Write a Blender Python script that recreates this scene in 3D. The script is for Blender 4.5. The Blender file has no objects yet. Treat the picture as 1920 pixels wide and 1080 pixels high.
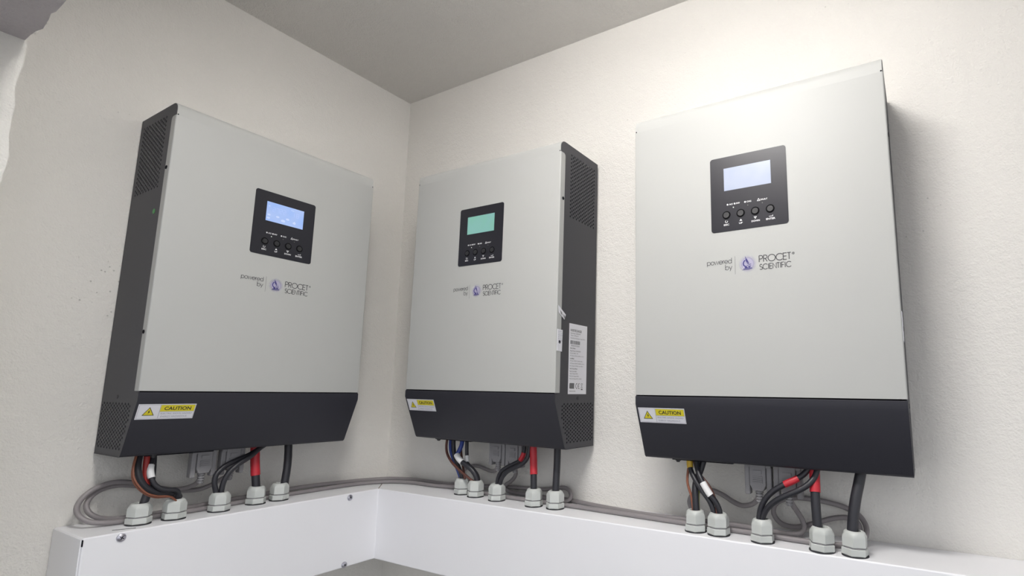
import bpy, bmesh, math, random
from mathutils import Vector, Matrix
random.seed(3)
SC = bpy.context.scene
COL = SC.collection
PI = math.pi

# ------------------------------------------------------------------ camera
cam_data = bpy.data.cameras.new('camera')
cam = bpy.data.objects.new('camera', cam_data)
COL.objects.link(cam)
SC.camera = cam
YAW, PITCH, ROLL, FPX = 0.5444928, 0.1552538, 0.0096755, 1032.7196
fw = Vector((-math.sin(YAW)*math.cos(PITCH), math.cos(YAW)*math.cos(PITCH), math.sin(PITCH)))
rt = Vector((math.cos(YAW), math.sin(YAW), 0))
up = rt.cross(fw)
r2 = math.cos(ROLL)*rt + math.sin(ROLL)*up
u2 = -math.sin(ROLL)*rt + math.cos(ROLL)*up
M = Matrix((r2, u2, -fw)).transposed().to_4x4()
M.translation = Vector((0.9030811, -0.7516705, -0.0441989))
cam.matrix_world = M
cam_data.sensor_fit = 'HORIZONTAL'
cam_data.sensor_width = 36.0
cam_data.lens = FPX/1920*36.0
cam_data.shift_x = -137.992/1920      # the photograph is an off-centre crop
cam_data.shift_y = 32.474/1920
cam_data.clip_start = 0.01

# ------------------------------------------------------------------ light
world = bpy.data.worlds.new('world')
SC.world = world
world.use_nodes = True
bg = world.node_tree.nodes['Background']
bg.inputs[0].default_value = (0.93, 0.95, 1.0, 1)
bg.inputs[1].default_value = 1.02

def area(name, loc, rot, sx, sy, power, color):
    l = bpy.data.lights.new(name, 'AREA')
    l.shape = 'RECTANGLE'; l.size = sx; l.size_y = sy; l.energy = power; l.color = color
    o = bpy.data.objects.new(name, l); COL.objects.link(o)
    o.location = loc; o.rotation_euler = rot
    return o
# the tube lamp of the niche, hung just below the ceiling out of frame
area('tube_lamp_light', (0.70, -0.56, 0.530), (math.radians(30), 0, 0), 0.24, 0.07, 3.15, (1.0, 0.99, 0.97))
area('ceiling_fill_light', (0.70, -0.54, 0.520), (PI, 0, 0), 0.36, 0.06, 3.0, (1.0, 0.99, 0.97))   # added uplight that brightens the ceiling, in place of the tube's upward spill

SC.view_settings.view_transform = 'Standard'
SC.view_settings.look = 'None'
SC.view_settings.gamma = 1.0
SC.view_settings.use_curve_mapping = False
SC.view_settings.exposure = 0.06

# ------------------------------------------------------------------ materials
def mat(name, col, rough=0.5, metal=0.0, spec=0.5, bump=None, var=0.0, vscale=8.0, emit=None):
    m = bpy.data.materials.new(name); m.use_nodes = True
    nt = m.node_tree; b = nt.nodes['Principled BSDF']
    b.inputs['Base Color'].default_value = (*col, 1)
    b.inputs['Roughness'].default_value = rough
    b.inputs['Metallic'].default_value = metal
    b.inputs['Specular IOR Level'].default_value = spec
    tc = nt.nodes.new('ShaderNodeTexCoord')
    if var:
        n = nt.nodes.new('ShaderNodeTexNoise'); n.inputs['Scale'].default_value = vscale
        n.inputs['Detail'].default_value = 4
        nt.links.new(tc.outputs['Object'], n.inputs['Vector'])
        r = nt.nodes.new('ShaderNodeMapRange')
        r.inputs[1].default_value = 0.3; r.inputs[2].default_value = 0.7
        r.inputs[3].default_value = 1-var; r.inputs[4].default_value = 1.0
        nt.links.new(n.outputs[0], r.inputs[0])
        mx = nt.nodes.new('ShaderNodeVectorMath'); mx.operation = 'SCALE'
        mx.inputs[0].default_value = col
        nt.links.new(r.outputs[0], mx.inputs['Scale'])
        nt.links.new(mx.outputs[0], b.inputs['Base Color'])
    if bump:
        sc, st, dist = bump
        n = nt.nodes.new('ShaderNodeTexNoise'); n.inputs['Scale'].default_value = sc
        n.inputs['Detail'].default_value = 3
        nt.links.new(tc.outputs['Object'], n.inputs['Vector'])
        bp = nt.nodes.new('ShaderNodeBump'); bp.inputs['Strength'].default_value = st
        bp.inputs['Distance'].default_value = dist
        nt.links.new(n.outputs[0], bp.inputs['Height'])
        nt.links.new(bp.outputs[0], b.inputs['Normal'])
    if emit:
        b.inputs['Emission Color'].default_value = (*emit[0], 1)
        b.inputs['Emission Strength'].default_value = emit[1]
    return m

def plaster(name, col, grain=1.0, pits=1.0):
    """painted rough-cast plaster: fine grain bump, slow undulation, a few dark pits and smudges"""
    m = bpy.data.materials.new(name); m.use_nodes = True
    nt = m.node_tree; L = nt.links; b = nt.nodes['Principled BSDF']
    b.inputs['Roughness'].default_value = 0.85
    b.inputs['Specular IOR Level'].default_value = 0.2
    tc = nt.nodes.new('ShaderNodeTexCoord')
    def noise(scale, detail=4, rough=0.55):
        n = nt.nodes.new('ShaderNodeTexNoise'); n.inputs['Scale'].default_value = scale
        n.inputs['Detail'].default_value = detail; n.inputs['Roughness'].default_value = rough
        L.new(tc.outputs['Object'], n.inputs['Vector']); return n
    def rng(src, a, c, d, e):
        r = nt.nodes.new('ShaderNodeMapRange')
        for i, v in enumerate((a, c, d, e)): r.inputs[i+1].default_value = v
        L.new(src, r.inputs[0]); return r.outputs[0]
    def math_(op, a, c):
        n = nt.nodes.new('ShaderNodeMath'); n.operation = op
        for i, v in enumerate((a, c)):
            if isinstance(v, (int, float)): n.inputs[i].default_value = v
            else: L.new(v, n.inputs[i])
        return n.outputs[0]
    big = rng(noise(5, 3).outputs[0], 0.3, 0.7, 0.965, 1.0)
    vor = nt.nodes.new('ShaderNodeTexVoronoi'); vor.inputs['Scale'].default_value = 120
    L.new(tc.outputs['Object'], vor.inputs['Vector'])
    dot = rng(vor.outputs['Distance'], 0.07, 0.14, 1.0, 0.0)
    mask = rng(noise(7, 3).outputs[0], 0.62, 0.68, 0.0, 1.0)
    pit = math_('MULTIPLY', math_('MULTIPLY', dot, mask), 0.36*pits)
    val = math_('MULTIPLY', big, math_('SUBTRACT', 1.0, pit))
    sc = nt.nodes.new('ShaderNodeVectorMath'); sc.operation = 'SCALE'
    sc.inputs[0].default_value = col
    L.new(val, sc.inputs['Scale']); L.new(sc.outputs[0], b.inputs['Base Color'])
    h = math_('ADD', math_('MULTIPLY', noise(420, 2).outputs[0], 0.55*grain), math_('MULTIPLY', noise(120, 3).outputs[0], 0.8*grain))
    h = math_('ADD', h, math_('MULTIPLY', noise(22, 3).outputs[0], 1.2))
    h = math_('SUBTRACT', h, math_('MULTIPLY', pit, 1.5))
    bp = nt.nodes.new('ShaderNodeBump'); bp.inputs['Strength'].default_value = 0.55
    bp.inputs['Distance'].default_value = 0.0030
    L.new(h, bp.inputs['Height']); L.new(bp.outputs[0], b.inputs['Normal'])
    return m

MAT = dict(
    wall=plaster('cream_plaster', (0.755, 0.738, 0.698)),
    ceiling=plaster('ceiling_plaster', (0.78, 0.762, 0.73), 1.8, 0.6),
    beam=plaster('grey_render', (0.60, 0.56, 0.57), 2.0, 1.0),
    floor=mat('floor_concrete', (0.20, 0.195, 0.19), 0.8, var=0.2),
    silver=mat('silver_powder_coat', (0.44, 0.445, 0.43), 0.48, 0.0, 0.35, bump=(900, 0.08, 0.0004), var=0.02, vscale=6),
    black=mat('black_powder_coat', (0.026, 0.026, 0.034), 0.45, 0.0, 0.35, bump=(1500, 0.10, 0.0003)),
    side=mat('black_textured_lit_side', (0.050, 0.050, 0.058), 0.5, 0.0, 0.4, bump=(1500, 0.15, 0.0003)),  # cover's black lightened to stand in for light on the side panels
    dark=mat('dark_interior', (0.012, 0.012, 0.016), 0.9, 0, 0.1),
    panel=mat('black_display_film', (0.017, 0.017, 0.023), 0.32, 0.0, 0.35),
    button=mat('button_rubber', (0.018, 0.018, 0.020), 0.45),
    buttonring=mat('button_gap', (0.004, 0.004, 0.005), 0.8, 0, 0.1),
    print_w=mat('white_print', (0.75, 0.75, 0.76), 0.6),
    print_g=mat('grey_print', (0.055, 0.055, 0.06), 0.6),
    print_d=mat('divider_print', (0.16, 0.16, 0.16), 0.6),
    print_b=mat('black_print', (0.02, 0.02, 0.02), 0.6),
    print_l=mat('light_grey_print', (0.30, 0.30, 0.36), 0.6),
    navy=mat('navy_print', (0.035, 0.030, 0.17), 0.6),
    yellow=mat('yellow_print', (0.72, 0.62, 0.025), 0.5),
    sticker=mat('white_sticker', (0.76, 0.76, 0.80), 0.45),
    trunk=mat('white_enamel', (0.86, 0.86, 0.885), 0.38, 0.0, 0.5, var=0.015, vscale=5),
    rust=mat('rusty_edge', (0.10, 0.045, 0.025), 0.8),
    gland=mat('grey_nylon', (0.53, 0.55, 0.53), 0.48, 0.0, 0.45),
    seal=mat('black_rubber', (0.03, 0.03, 0.035), 0.7),
    cable=mat('black_cable_sheath', (0.020, 0.020, 0.026), 0.42),
    red=mat('red_heat_shrink', (0.50, 0.022, 0.035), 0.42),
    darkred=mat('red_wire', (0.36, 0.025, 0.02), 0.45),
    brown=mat('brown_wire', (0.10, 0.035, 0.025), 0.45),
    copper=mat('copper_brown_wire', (0.22, 0.075, 0.04), 0.45),
    blue=mat('blue_wire', (0.022, 0.05, 0.26), 0.42),
    whites=mat('white_sleeve', (0.78, 0.78, 0.78), 0.5),
    yellows=mat('yellow_sleeve', (0.62, 0.40, 0.04), 0.5),
    yg=mat('yellow_green_wire', (0.24, 0.26, 0.03), 0.5),
    data=mat('grey_data_cable', (0.25, 0.23, 0.235), 0.45),
    plug=mat('grey_plug', (0.25, 0.245, 0.255), 0.5),
    metal=mat('zinc_screw', (0.55, 0.54, 0.60), 0.3, 0.9),
    green=mat('green_dot', (0.06, 0.30, 0.08), 0.5),
)

def lamp_mat(name, c1, c2, strength, direction=(1, 0, 0)):
    """back-lit LCD: colour drifts a little across the glass"""
    m = bpy.data.materials.new(name); m.use_nodes = True
    nt = m.node_tree; b = nt.nodes['Principled BSDF']
    tc = nt.nodes.new('ShaderNodeTexCoord'); n = nt.nodes.new('ShaderNodeTexNoise')
    n.inputs['Scale'].default_value = 45; n.inputs['Detail'].default_value = 1
    nt.links.new(tc.outputs['Object'], n.inputs['Vector'])
    mr = nt.nodes.new('ShaderNodeMapRange'); mr.inputs[1].default_value = 0.35; mr.inputs[2].default_value = 0.65
    nt.links.new(n.outputs[0], mr.inputs[0])
    mx = nt.nodes.new('ShaderNodeMix'); mx.data_type = 'RGBA'
    mx.inputs[6].default_value = (*c1, 1); mx.inputs[7].default_value = (*c2, 1)
    nt.links.new(mr.outputs[0], mx.inputs[0])
    b.inputs['Base Color'].default_value = (0.02, 0.02, 0.02, 1)
    b.inputs['Roughness'].default_value = 0.25
    nt.links.new(mx.outputs[2], b.inputs['Emission Color'])
    b.inputs['Emission Strength'].default_value = strength
    return m
LCD = [lamp_mat('lcd_blue', (0.30, 0.46, 0.86), (0.37, 0.50, 0.84), 1.0),
       lamp_mat('lcd_teal', (0.19, 0.45, 0.36), (0.20, 0.44, 0.40), 1.0),
       lamp_mat('lcd_pale', (0.52, 0.59, 0.78), (0.57, 0.63, 0.79), 1.0)]
MAT['lcd_white'] = mat('lcd_symbol', (0.05, 0.05, 0.05), 0.4, emit=((0.50, 0.60, 0.88), 1.0))
MAT['lcd_faint'] = mat('lcd_digit', (0.05, 0.05, 0.05), 0.4, emit=((0.36, 0.49, 0.86), 1.0))
MAT['led_on'] = mat('indicator_lit', (0.2, 0.2, 0.2), 0.4, emit=((0.8, 0.85, 0.75), 0.8))
MAT['led_off'] = mat('indicator_off', (0.10, 0.10, 0.09), 0.4)

def disc_mat():
    m = bpy.data.materials.new('lavender_emblem_print'); m.use_nodes = True
    nt = m.node_tree; b = nt.nodes['Principled BSDF']
    b.inputs['Base Color'].default_value = (0.50, 0.47, 0.68, 1); b.inputs['Roughness'].default_value = 0.5
    tc = nt.nodes.new('ShaderNodeTexCoord')
    mp = nt.nodes.new('ShaderNodeMapping'); mp.vector_type = 'POINT'
    mp.inputs['Location'].default_value = (0.0032, 0, -0.1552)
    sep = nt.nodes.new('ShaderNodeVectorMath'); sep.operation = 'MULTIPLY'; sep.inputs[1].default_value = (1, 0, 1)
    ln = nt.nodes.new('ShaderNodeVectorMath'); ln.operation = 'LENGTH'
    nt.links.new(tc.outputs['Object'], mp.inputs['Vector']); nt.links.new(mp.outputs[0], sep.inputs[0])
    nt.links.new(sep.outputs[0], ln.inputs[0])
    mr = nt.nodes.new('ShaderNodeMapRange'); mr.inputs[1].default_value = 0.006; mr.inputs[2].default_value = 0.0108
    mr.inputs[3].default_value = 0.55; mr.inputs[4].default_value = 0.0
    nt.links.new(ln.outputs['Value'], mr.inputs[0]); nt.links.new(mr.outputs[0], b.inputs['Alpha'])
    return m
MAT['disc'] = disc_mat()

# ------------------------------------------------------------------ helpers
def link(name, me, parent=None, m=None):
    o = bpy.data.objects.new(name, me); COL.objects.link(o)
    if m is not None and me is not None: me.materials.append(m)
    if parent is not None: o.parent = parent
    return o
def from_bm(name, bm, m, parent=None, smooth=None):
    bmesh.ops.recalc_face_normals(bm, faces=bm.faces)
    me = bpy.data.meshes.new(name); bm.to_mesh(me); bm.free()
    if smooth is not None:
        me.shade_smooth()
        me.set_sharp_from_angle(angle=math.radians(smooth))
    return link(name, me, parent, m)
def thing(name, label, cat, loc=(0, 0, 0), rot=(0, 0, 0), group=None):
    o = bpy.data.objects.new(name, None); COL.objects.link(o)
    o.empty_display_size = 0.02
    o.location = loc; o.rotation_euler = rot
    o['label'] = label; o['category'] = cat
    if group: o['group'] = group
    return o
def box(bm, x0, x1, y0, y1, z0, z1):
    v = [bm.verts.new((x, y, z)) for x in (x0, x1) for y in (y0, y1) for z in (z0, z1)]
    for f in ((0, 1, 3, 2), (4, 6, 7, 5), (0, 4, 5, 1), (2, 3, 7, 6), (0, 2, 6, 4), (1, 5, 7, 3)):
        bm.faces.new([v[i] for i in f])
def prism(bm, pts, fn, a, b):
    """polygon pts (p,q) extruded from a to b; fn(p,q,t) -> xyz"""
    A = [bm.verts.new(fn(p, q, a)) for p, q in pts]; B = [bm.verts.new(fn(p, q, b)) for p, q in pts]
    n = len(pts)
    bm.faces.new(A); bm.faces.new(B[::-1])
    for i in range(n): bm.faces.new((A[i], B[i], B[(i+1) % n], A[(i+1) % n]))
def sheet(bm, path, th, fn, a, b):
    """open path (p,q) thickened inward by th and extruded a..b"""
    n = len(path); off = []
    for i in range(n):
        p0 = path[max(i-1, 0)]; p1 = path[min(i+1, n-1)]
        dx, dy = p1[0]-p0[0], p1[1]-p0[1]; l = math.hypot(dx, dy) or 1
        off.append((path[i][0]-dy/l*th, path[i][1]+dx/l*th))
    prism_quads(bm, path, off, fn, a, b)
def prism_quads(bm, P, Q, fn, a, b):
    n = len(P)
    g = [[bm.verts.new(fn(p, q, t)) for p, q in S] for S in (P, Q) for t in (a, b)]
    Pa, Pb, Qa, Qb = g
    for i in range(n-1):
        bm.faces.new((Pa[i], Pa[i+1], Pb[i+1], Pb[i])); bm.faces.new((Qa[i+1], Qa[i], Qb[i], Qb[i+1]))
        bm.faces.new((Pa[i+1], Pa[i], Qa[i], Qa[i+1])); bm.faces.new((Pb[i], Pb[i+1], Qb[i+1], Qb[i]))
    bm.faces.new((Pa[0], Pb[0], Qb[0], Qa[0])); bm.faces.new((Pb[-1], Pa[-1], Qa[-1], Qb[-1]))
def arc(cx, cy, r, a0, a1, n=8):
    return [(cx+r*math.cos(math.radians(a0+(a1-a0)*i/n)), cy+r*math.sin(math.radians(a0+(a1-a0)*i/n))) for i in range(n+1)]
def cyl(bm, c, axis, r, l, n=16, r2=None):
    """cylinder from c along axis"""
    ax = Vector(axis).normalized(); c = Vector(c)
    t = ax.orthogonal().normalized(); s = ax.cross(t)
    r2 = r if r2 is None else r2
    A = [bm.verts.new(c+(t*math.cos(2*PI*i/n)+s*math.sin(2*PI*i/n))*r) for i in range(n)]
    B = [bm.verts.new(c+ax*l+(t*math.cos(2*PI*i/n)+s*math.sin(2*PI*i/n))*r2) for i in range(n)]
    bm.faces.new(A[::-1]); bm.faces.new(B)
    for i in range(n): bm.faces.new((A[i], A[(i+1) % n], B[(i+1) % n], B[i]))
def spline(pts, step=0.0025, relax=1):
    P = [Vector(p) for p in pts]
    for _ in range(relax):
        P = [P[0]]+[P[i]*0.6+(P[i-1]+P[i+1])*0.2 for i in range(1, len(P)-1)]+[P[-1]]
    out = []
    for i in range(len(P)-1):
        p0 = P[i-1] if i else P[0]*2-P[1]; p1, p2 = P[i], P[i+1]
        p3 = P[i+2] if i+2 < len(P) else P[-1]*2-P[-2]
        n = max(2, int((p2-p1).length/step))
        d1 = max((p1-p0).length, 1e-5)**0.5; d2 = max((p2-p1).length, 1e-5)**0.5; d3 = max((p3-p2).length, 1e-5)**0.5
        t0, t1 = 0, d1; t2 = t1+d2; t3 = t2+d3
        for k in range(n):
            t = t1+(t2-t1)*k/n
            a1 = p0*((t1-t)/(t1-t0))+p1*((t-t0)/(t1-t0)); a2 = p1*((t2-t)/(t2-t1))+p2*((t-t1)/(t2-t1))
            a3 = p2*((t3-t)/(t3-t2))+p3*((t-t2)/(t3-t2))
            b1 = a1*((t2-t)/(t2-t0))+a2*((t-t0)/(t2-t0)); b2 = a2*((t3-t)/(t3-t1))+a3*((t-t1)/(t3-t1))
            out.append(b1*((t2-t)/(t2-t1))+b2*((t-t1)/(t2-t1)))
    out.append(P[-1])
    return out
def tube(bm, path, r, n=12, wob=0.0):
    rings = []; prev = None
    for i, p in enumerate(path):
        tg = (path[min(i+1, len(path)-1)]-path[max(i-1, 0)]).normalized()
        nrm = tg.orthogonal().normalized() if prev is None else (prev-tg*prev.dot(tg)).normalized()
        prev = nrm; bn = tg.cross(nrm)
        rr = r*(1+wob*math.sin(i*0.9)*math.sin(i*0.37+1))
        rings.append([bm.verts.new(p+(nrm*math.cos(2*PI*k/n)+bn*math.sin(2*PI*k/n))*rr) for k in range(n)])
    for a, b in zip(rings, rings[1:]):
        for k in range(n): bm.faces.new((a[k], a[(k+1) % n], b[(k+1) % n], b[k]))
    bm.faces.new(rings[0][::-1]); bm.faces.new(rings[-1])
_tmp = []
def curve_mesh(cu):
    o = bpy.data.objects.new('tmp', cu); COL.objects.link(o)
    dg = bpy.context.evaluated_depsgraph_get()
    me = bpy.data.meshes.new_from_object(o.evaluated_get(dg))
    bpy.data.objects.remove(o); bpy.data.curves.remove(cu)
    return me
def text_into(bm, body, x0, x1, z0, z1, fn, bold=0.0, lift=0.0, capfit=True):
    """flat lettering fitted into the rectangle x0..x1, z0..z1 of a surface; fn(p,q,lift) -> xyz"""
    cu = bpy.data.curves.new('txt', 'FONT'); cu.body = body; cu.size = 1.0; cu.offset = bold
    cu.resolution_u = 3
    me = curve_mesh(cu)
    xs = [v.co.x for v in me.vertices]; ys = [v.co.y for v in me.vertices]
    if not xs: return
    ax, bx = min(xs), max(xs)
    ay, by = (min(ys), max(ys)) if capfit else (0.0, 0.70)
    vs = [bm.verts.new(fn(x0+(v.co.x-ax)/(bx-ax)*(x1-x0), z0+(v.co.y-ay)/(by-ay)*(z1-z0), lift)) for v in me.vertices]
    for p in me.polygons:
        try: bm.faces.new([vs[i] for i in p.vertices])
        except ValueError: pass
    bpy.data.meshes.remove(me)
def ribbon(bm, pts, w, fn, lift, closed=False):
    n = len(pts); L_ = []; R_ = []
    for i in range(n):
        if closed: a, b = pts[(i-1) % n], pts[(i+1) % n]
        else: a, b = pts[max(i-1, 0)], pts[min(i+1, n-1)]
        dx, dy = b[0]-a[0], b[1]-a[1]; l = math.hypot(dx, dy) or 1
        k = w/2
        if 0 < i < n-1 or closed:
            p = pts[i-1] if i else pts[-1]; q = pts[(i+1) % n]
            v1 = (pts[i][0]-p[0], pts[i][1]-p[1]); v2 = (q[0]-pts[i][0], q[1]-pts[i][1])
            l1 = math.hypot(*v1) or 1; l2 = math.hypot(*v2) or 1
            c = (v1[0]*v2[0]+v1[1]*v2[1])/(l1*l2)
            k /= max(math.sqrt(max((1+c)/2, 0)), 0.5)
            dx, dy = v1[0]/l1+v2[0]/l2, v1[1]/l1+v2[1]/l2; l = math.hypot(dx, dy) or 1
        L_.append(bm.verts.new(fn(pts[i][0]-dy/l*k, pts[i][1]+dx/l*k, lift)))
        R_.append(bm.verts.new(fn(pts[i][0]+dy/l*k, pts[i][1]-dx/l*k, lift)))
    for i in range(n if closed else n-1):
        j = (i+1) % n
        bm.faces.new((L_[i], L_[j], R_[j], R_[i]))
def poly(bm, pts, fn, lift):
    bm.faces.new([bm.verts.new(fn(x, y, lift)) for x, y in pts])

# thin geometric lettering (cap height 1, x-height .54)
def _e(cx, cy, rx, ry, a0, a1, n=18): return [(cx+rx*math.cos(math.radians(a0+(a1-a0)*i/n)), cy+ry*math.sin(math.radians(a0+(a1-a0)*i/n))) for i in range(n+1)]
XR = 0.27
GLY = {
 'P': (0.62, [[(0.04, 0), (0.04, 1)], [(0.04, 1), (0.28, 1)]+_e(0.28, 0.74, 0.26, 0.26, 90, -90)[1:]+[(0.04, 0.48)]]),
 'R': (0.64, [[(0.04, 0), (0.04, 1)], [(0.04, 1), (0.28, 1)]+_e(0.28, 0.74, 0.26, 0.26, 90, -90)[1:]+[(0.04, 0.48)], [(0.26, 0.48), (0.55, 0)]]),
 'O': (1.10, [_e(0.53, 0.5, 0.5, 0.5, 0, 360, 32)]),
 'C': (0.96, [_e(0.53, 0.5, 0.5, 0.5, 42, 318, 28)]),
 'E': (0.58, [[(0.50, 1), (0.04, 1), (0.04, 0), (0.50, 0)], [(0.04, 0.52), (0.48, 0.52)]]),
 'F': (0.54, [[(0.48, 1), (0.04, 1), (0.04, 0)], [(0.04, 0.52), (0.45, 0.52)]]),
 'T': (0.54, [[(0.0, 1), (0.50, 1)], [(0.25, 1), (0.25, 0)]]),
 'S': (0.58, [_e(0.27, 0.75, 0.22, 0.25, 30, 270, 14)[:-1]+_e(0.27, 0.25, 0.25, 0.25, 90, -150, 16)]),
 'I': (0.30, [[(0.13, 0), (0.13, 1)]]),
 'N': (0.80, [[(0.06, 0), (0.06, 1), (0.70, 0), (0.70, 1)]]),
 'p': (0.64, [_e(0.31, XR, XR, XR, 0, 360, 24), [(0.04, 0.54), (0.04, -0.24)]]),
 'o': (0.62, [_e(0.30, XR, XR, XR, 0, 360, 24)]),
 'w': (0.76, [[(0.0, 0.54), (0.18, 0.0), (0.36, 0.54), (0.54, 0.0), (0.72, 0.54)]]),
 'e': (0.62, [[(0.04, XR), (0.57, XR)]+_e(0.30, XR, XR, XR, 0, 320, 22)[1:]]),
 'r': (0.28, [[(0.04, 0), (0.04, 0.54)], _e(0.22, 0.34, 0.18, 0.19, 180, 75, 8)]),
 'd': (0.64, [_e(0.30, XR, XR, XR, 0, 360, 24), [(0.57, 0), (0.57, 0.86)]]),
 'b': (0.64, [_e(0.31, XR, XR, XR, 0, 360, 24), [(0.04, 0), (0.04, 0.86)]]),
 'y': (0.52, [[(0.02, 0.54), (0.25, 0.02)], [(0.48, 0.54), (0.14, -0.24)]]),
}
def stroke_text(bm, word, x0, x1, z0, h, w, fn, lift):
    tot = sum(GLY[c][0] for c in word)-0.06
    s = (x1-x0)/tot; x = 0
    for c in word:
        for st in GLY[c][1]:
            closed = len(st) > 20 and math.hypot(st[0][0]-st[-1][0], st[0][1]-st[-1][1]) < 1e-6
            pts = [(x0+(x+p)*s, z0+q*h) for p, q in st]
            if closed: pts = pts[:-1]
            ribbon(bm, pts, w, fn, lift, closed)
        x += GLY[c][0]
def copy_tree(o, parent=None):
    c = o.copy(); COL.objects.link(c)
    if parent is not None: c.parent = parent
    for ch in o.children: copy_tree(ch, c)
    return c
def kid(o, name): return next(c for c in o.children if c.name.split('.')[0] == name)
mm = 0.001
ANG = -0.0126812
aL = Vector((math.sin(ANG), -math.cos(ANG), 0)); nL = Vector((math.cos(ANG), math.sin(ANG), 0))
def onwall(side, u, d, z):
    """point on a wall: u along it (towards the right), d out of it, z up"""
    if side == 'R': return Vector((u, -d, z))
    return aL*(-u)+nL*d+Vector((0, 0, z))
ZC, ZT, TD, TH, TL = 0.567015, -0.2124216, 0.091963, 0.114085, -0.483893

# ------------------------------------------------------------------ the setting
def structure(name, bm, m, **k):
    o = from_bm(name, bm, m, **k); o['kind'] = 'structure'; return o
FLOOR = -1.55
bm = bmesh.new(); box(bm, 0, 3.0, 0, 0.12, FLOOR, ZC+0.1); structure('wall_right', bm, MAT['wall'])
bm = bmesh.new()
a = onwall('L', 0.12, 0, 0); b = onwall('L', -1.6, 0, 0); c_ = onwall('L', -1.6, -0.12, 0); d_ = onwall('L', 0.12, -0.12, 0)
prism(bm, [(p.x, p.y) for p in (a, b, c_, d_)], lambda p, q, t: (p, q, t), FLOOR, ZC+0.1)
structure('wall_left', bm, MAT['wall'])
bm = bmesh.new(); box(bm, -0.15, 3.0, -0.76, 0.12, ZC, ZC+0.1); structure('ceiling', bm, MAT['ceiling'])
bm = bmesh.new(); box(bm, -3.0, 5.0, -5.0, 0.12, FLOOR-0.1, FLOOR); structure('floor', bm, MAT['floor'])

def rough_block(x0, x1, y0, y1, z0, z1, nx, ny, nz, amp, seed):
    """a plastered block with uneven faces and crumbling arrises"""
    from mathutils import noise
    bm = bmesh.new(); box(bm, 0, 1, 0, 1, 0, 1)
    bmesh.ops.delete(bm, geom=bm.faces[:], context='FACES_ONLY')
    bm.free(); bm = bmesh.new()
    cache = {}
    def V(i, j, k):
        if (i, j, k) not in cache:
            p = Vector((x0+(x1-x0)*i/nx, y0+(y1-y0)*j/ny, z0+(z1-z0)*k/nz))
            e = (i in (0, nx))+(j in (0, ny))+(k in (0, nz))
            q = p*28+Vector((seed, 0, 0)); a = amp*(1.0 if e < 2 else 2.2)
            p = p+Vector((noise.noise(q), noise.noise(q+Vector((31, 7, 3))), noise.noise(q+Vector((5, 19, 41)))))*a
            q = p*90; p = p+Vector((noise.noise(q), noise.noise(q+Vector((31, 7, 3))), noise.noise(q+Vector((5, 19, 41)))))*a*0.5
            cache[(i, j, k)] = bm.verts.new(p)
        return cache[(i, j, k)]
    for i in range(nx):
        for j in range(ny):
            for k in (0, nz): bm.faces.new((V(i, j, k), V(i+1, j, k), V(i+1, j+1, k), V(i, j+1, k)))
    for i in range(nx):
        for k in range(nz):
            for j in (0, ny): bm.faces.new((V(i, j, k), V(i+1, j, k), V(i+1, j, k+1), V(i, j, k+1)))
    for j in range(ny):
        for k in range(nz):
            for i in (0, nx): bm.faces.new((V(i, j, k), V(i, j+1, k), V(i, j+1, k+1), V(i, j, k+1)))
    return bm
# the doorway the photograph is taken through: a white jamb and a bare grey lintel
structure('wall_front', rough_block(-0.02, 0.099, -0.72, -0.60, FLOOR, 0.327, 8, 8, 200, 0.0022, 3), MAT['wall'], smooth=50)
lintel = structure('trim_1', rough_block(-0.02, 2.6, -0.76, -0.60, 0.327, ZC, 160, 12, 18, 0.0022, 9), MAT['beam'], smooth=50)
for x, z, r in ((0.149, 0.3296, 0.0019), (0.156, 0.3300, 0.0010), (0.126, 0.3275, 0.0011), (0.122, 0.3270, 0.0008)):
    bm = bmesh.new(); bmesh.ops.create_icosphere(bm, subdivisions=2, radius=r)
    for v in bm.verts: v.co = Vector((x, -0.5985, z))+v.co*random.uniform(0.75, 1.2)
    from_bm('plaster_crumb', bm, MAT['wall'], lintel)

# ------------------------------------------------------------------ inverter (local: x = u across, y = -d out of the wall, z up from the grey cover's lower edge)
HW, DD, HH, RT = 0.150, 0.10838, 0.3722, 0.0105
ZB, DB, ZBT = -0.01094, 0.0795, -0.0787
loc = lambda u, d, z: (u, -d, z)
fr = lambda u, z, l: (u, -(DD+l), z)                    # on the front sheet
SLOPE = Vector((DB-DD, ZBT-ZB)); SL = SLOPE.length; SLOPE /= SL
def sl(u, s, l):                                          # on the sloping lower cover, s = distance down it
    d = DD+SLOPE.x*s+(-SLOPE.y)*l; z = ZB+SLOPE.y*s+SLOPE.x*l
    return (u, -d, z)
def side(d, z, l): return (HW-0.0006+l, -d, z)           # on the right side panel

def fillet(p0, p1, p2, r, n=6):
    a = (Vector(p0)-Vector(p1)).normalized(); b = (Vector(p2)-Vector(p1)).normalized()
    half = a.angle(b)/2; t = r/math.tan(half); c = Vector(p1)+(a+b).normalized()*(r/math.sin(half))
    s = Vector(p1)+a*t-c; e = Vector(p1)+b*t-c
    ang = s.angle(e); sg = 1 if s.x*e.y-s.y*e.x > 0 else -1
    out = []
    for i in range(n+1):
        th = sg*ang*i/n
        out.append((c.x+s.x*math.cos(th)-s.y*math.sin(th), c.y+s.x*math.sin(th)+s.y*math.cos(th)))
    return out
BOTF = fillet((DD, ZB), (DB, ZBT), (0, ZBT), 0.006)
OUT = [(0.0, ZBT), (0.0, HH)]+arc(DD-RT-0.0012, HH-RT, RT, 90, 0, 8)+[(DD-0.0012, ZB)]+[(x-0.0006, y) for x, y in BOTF]

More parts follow.
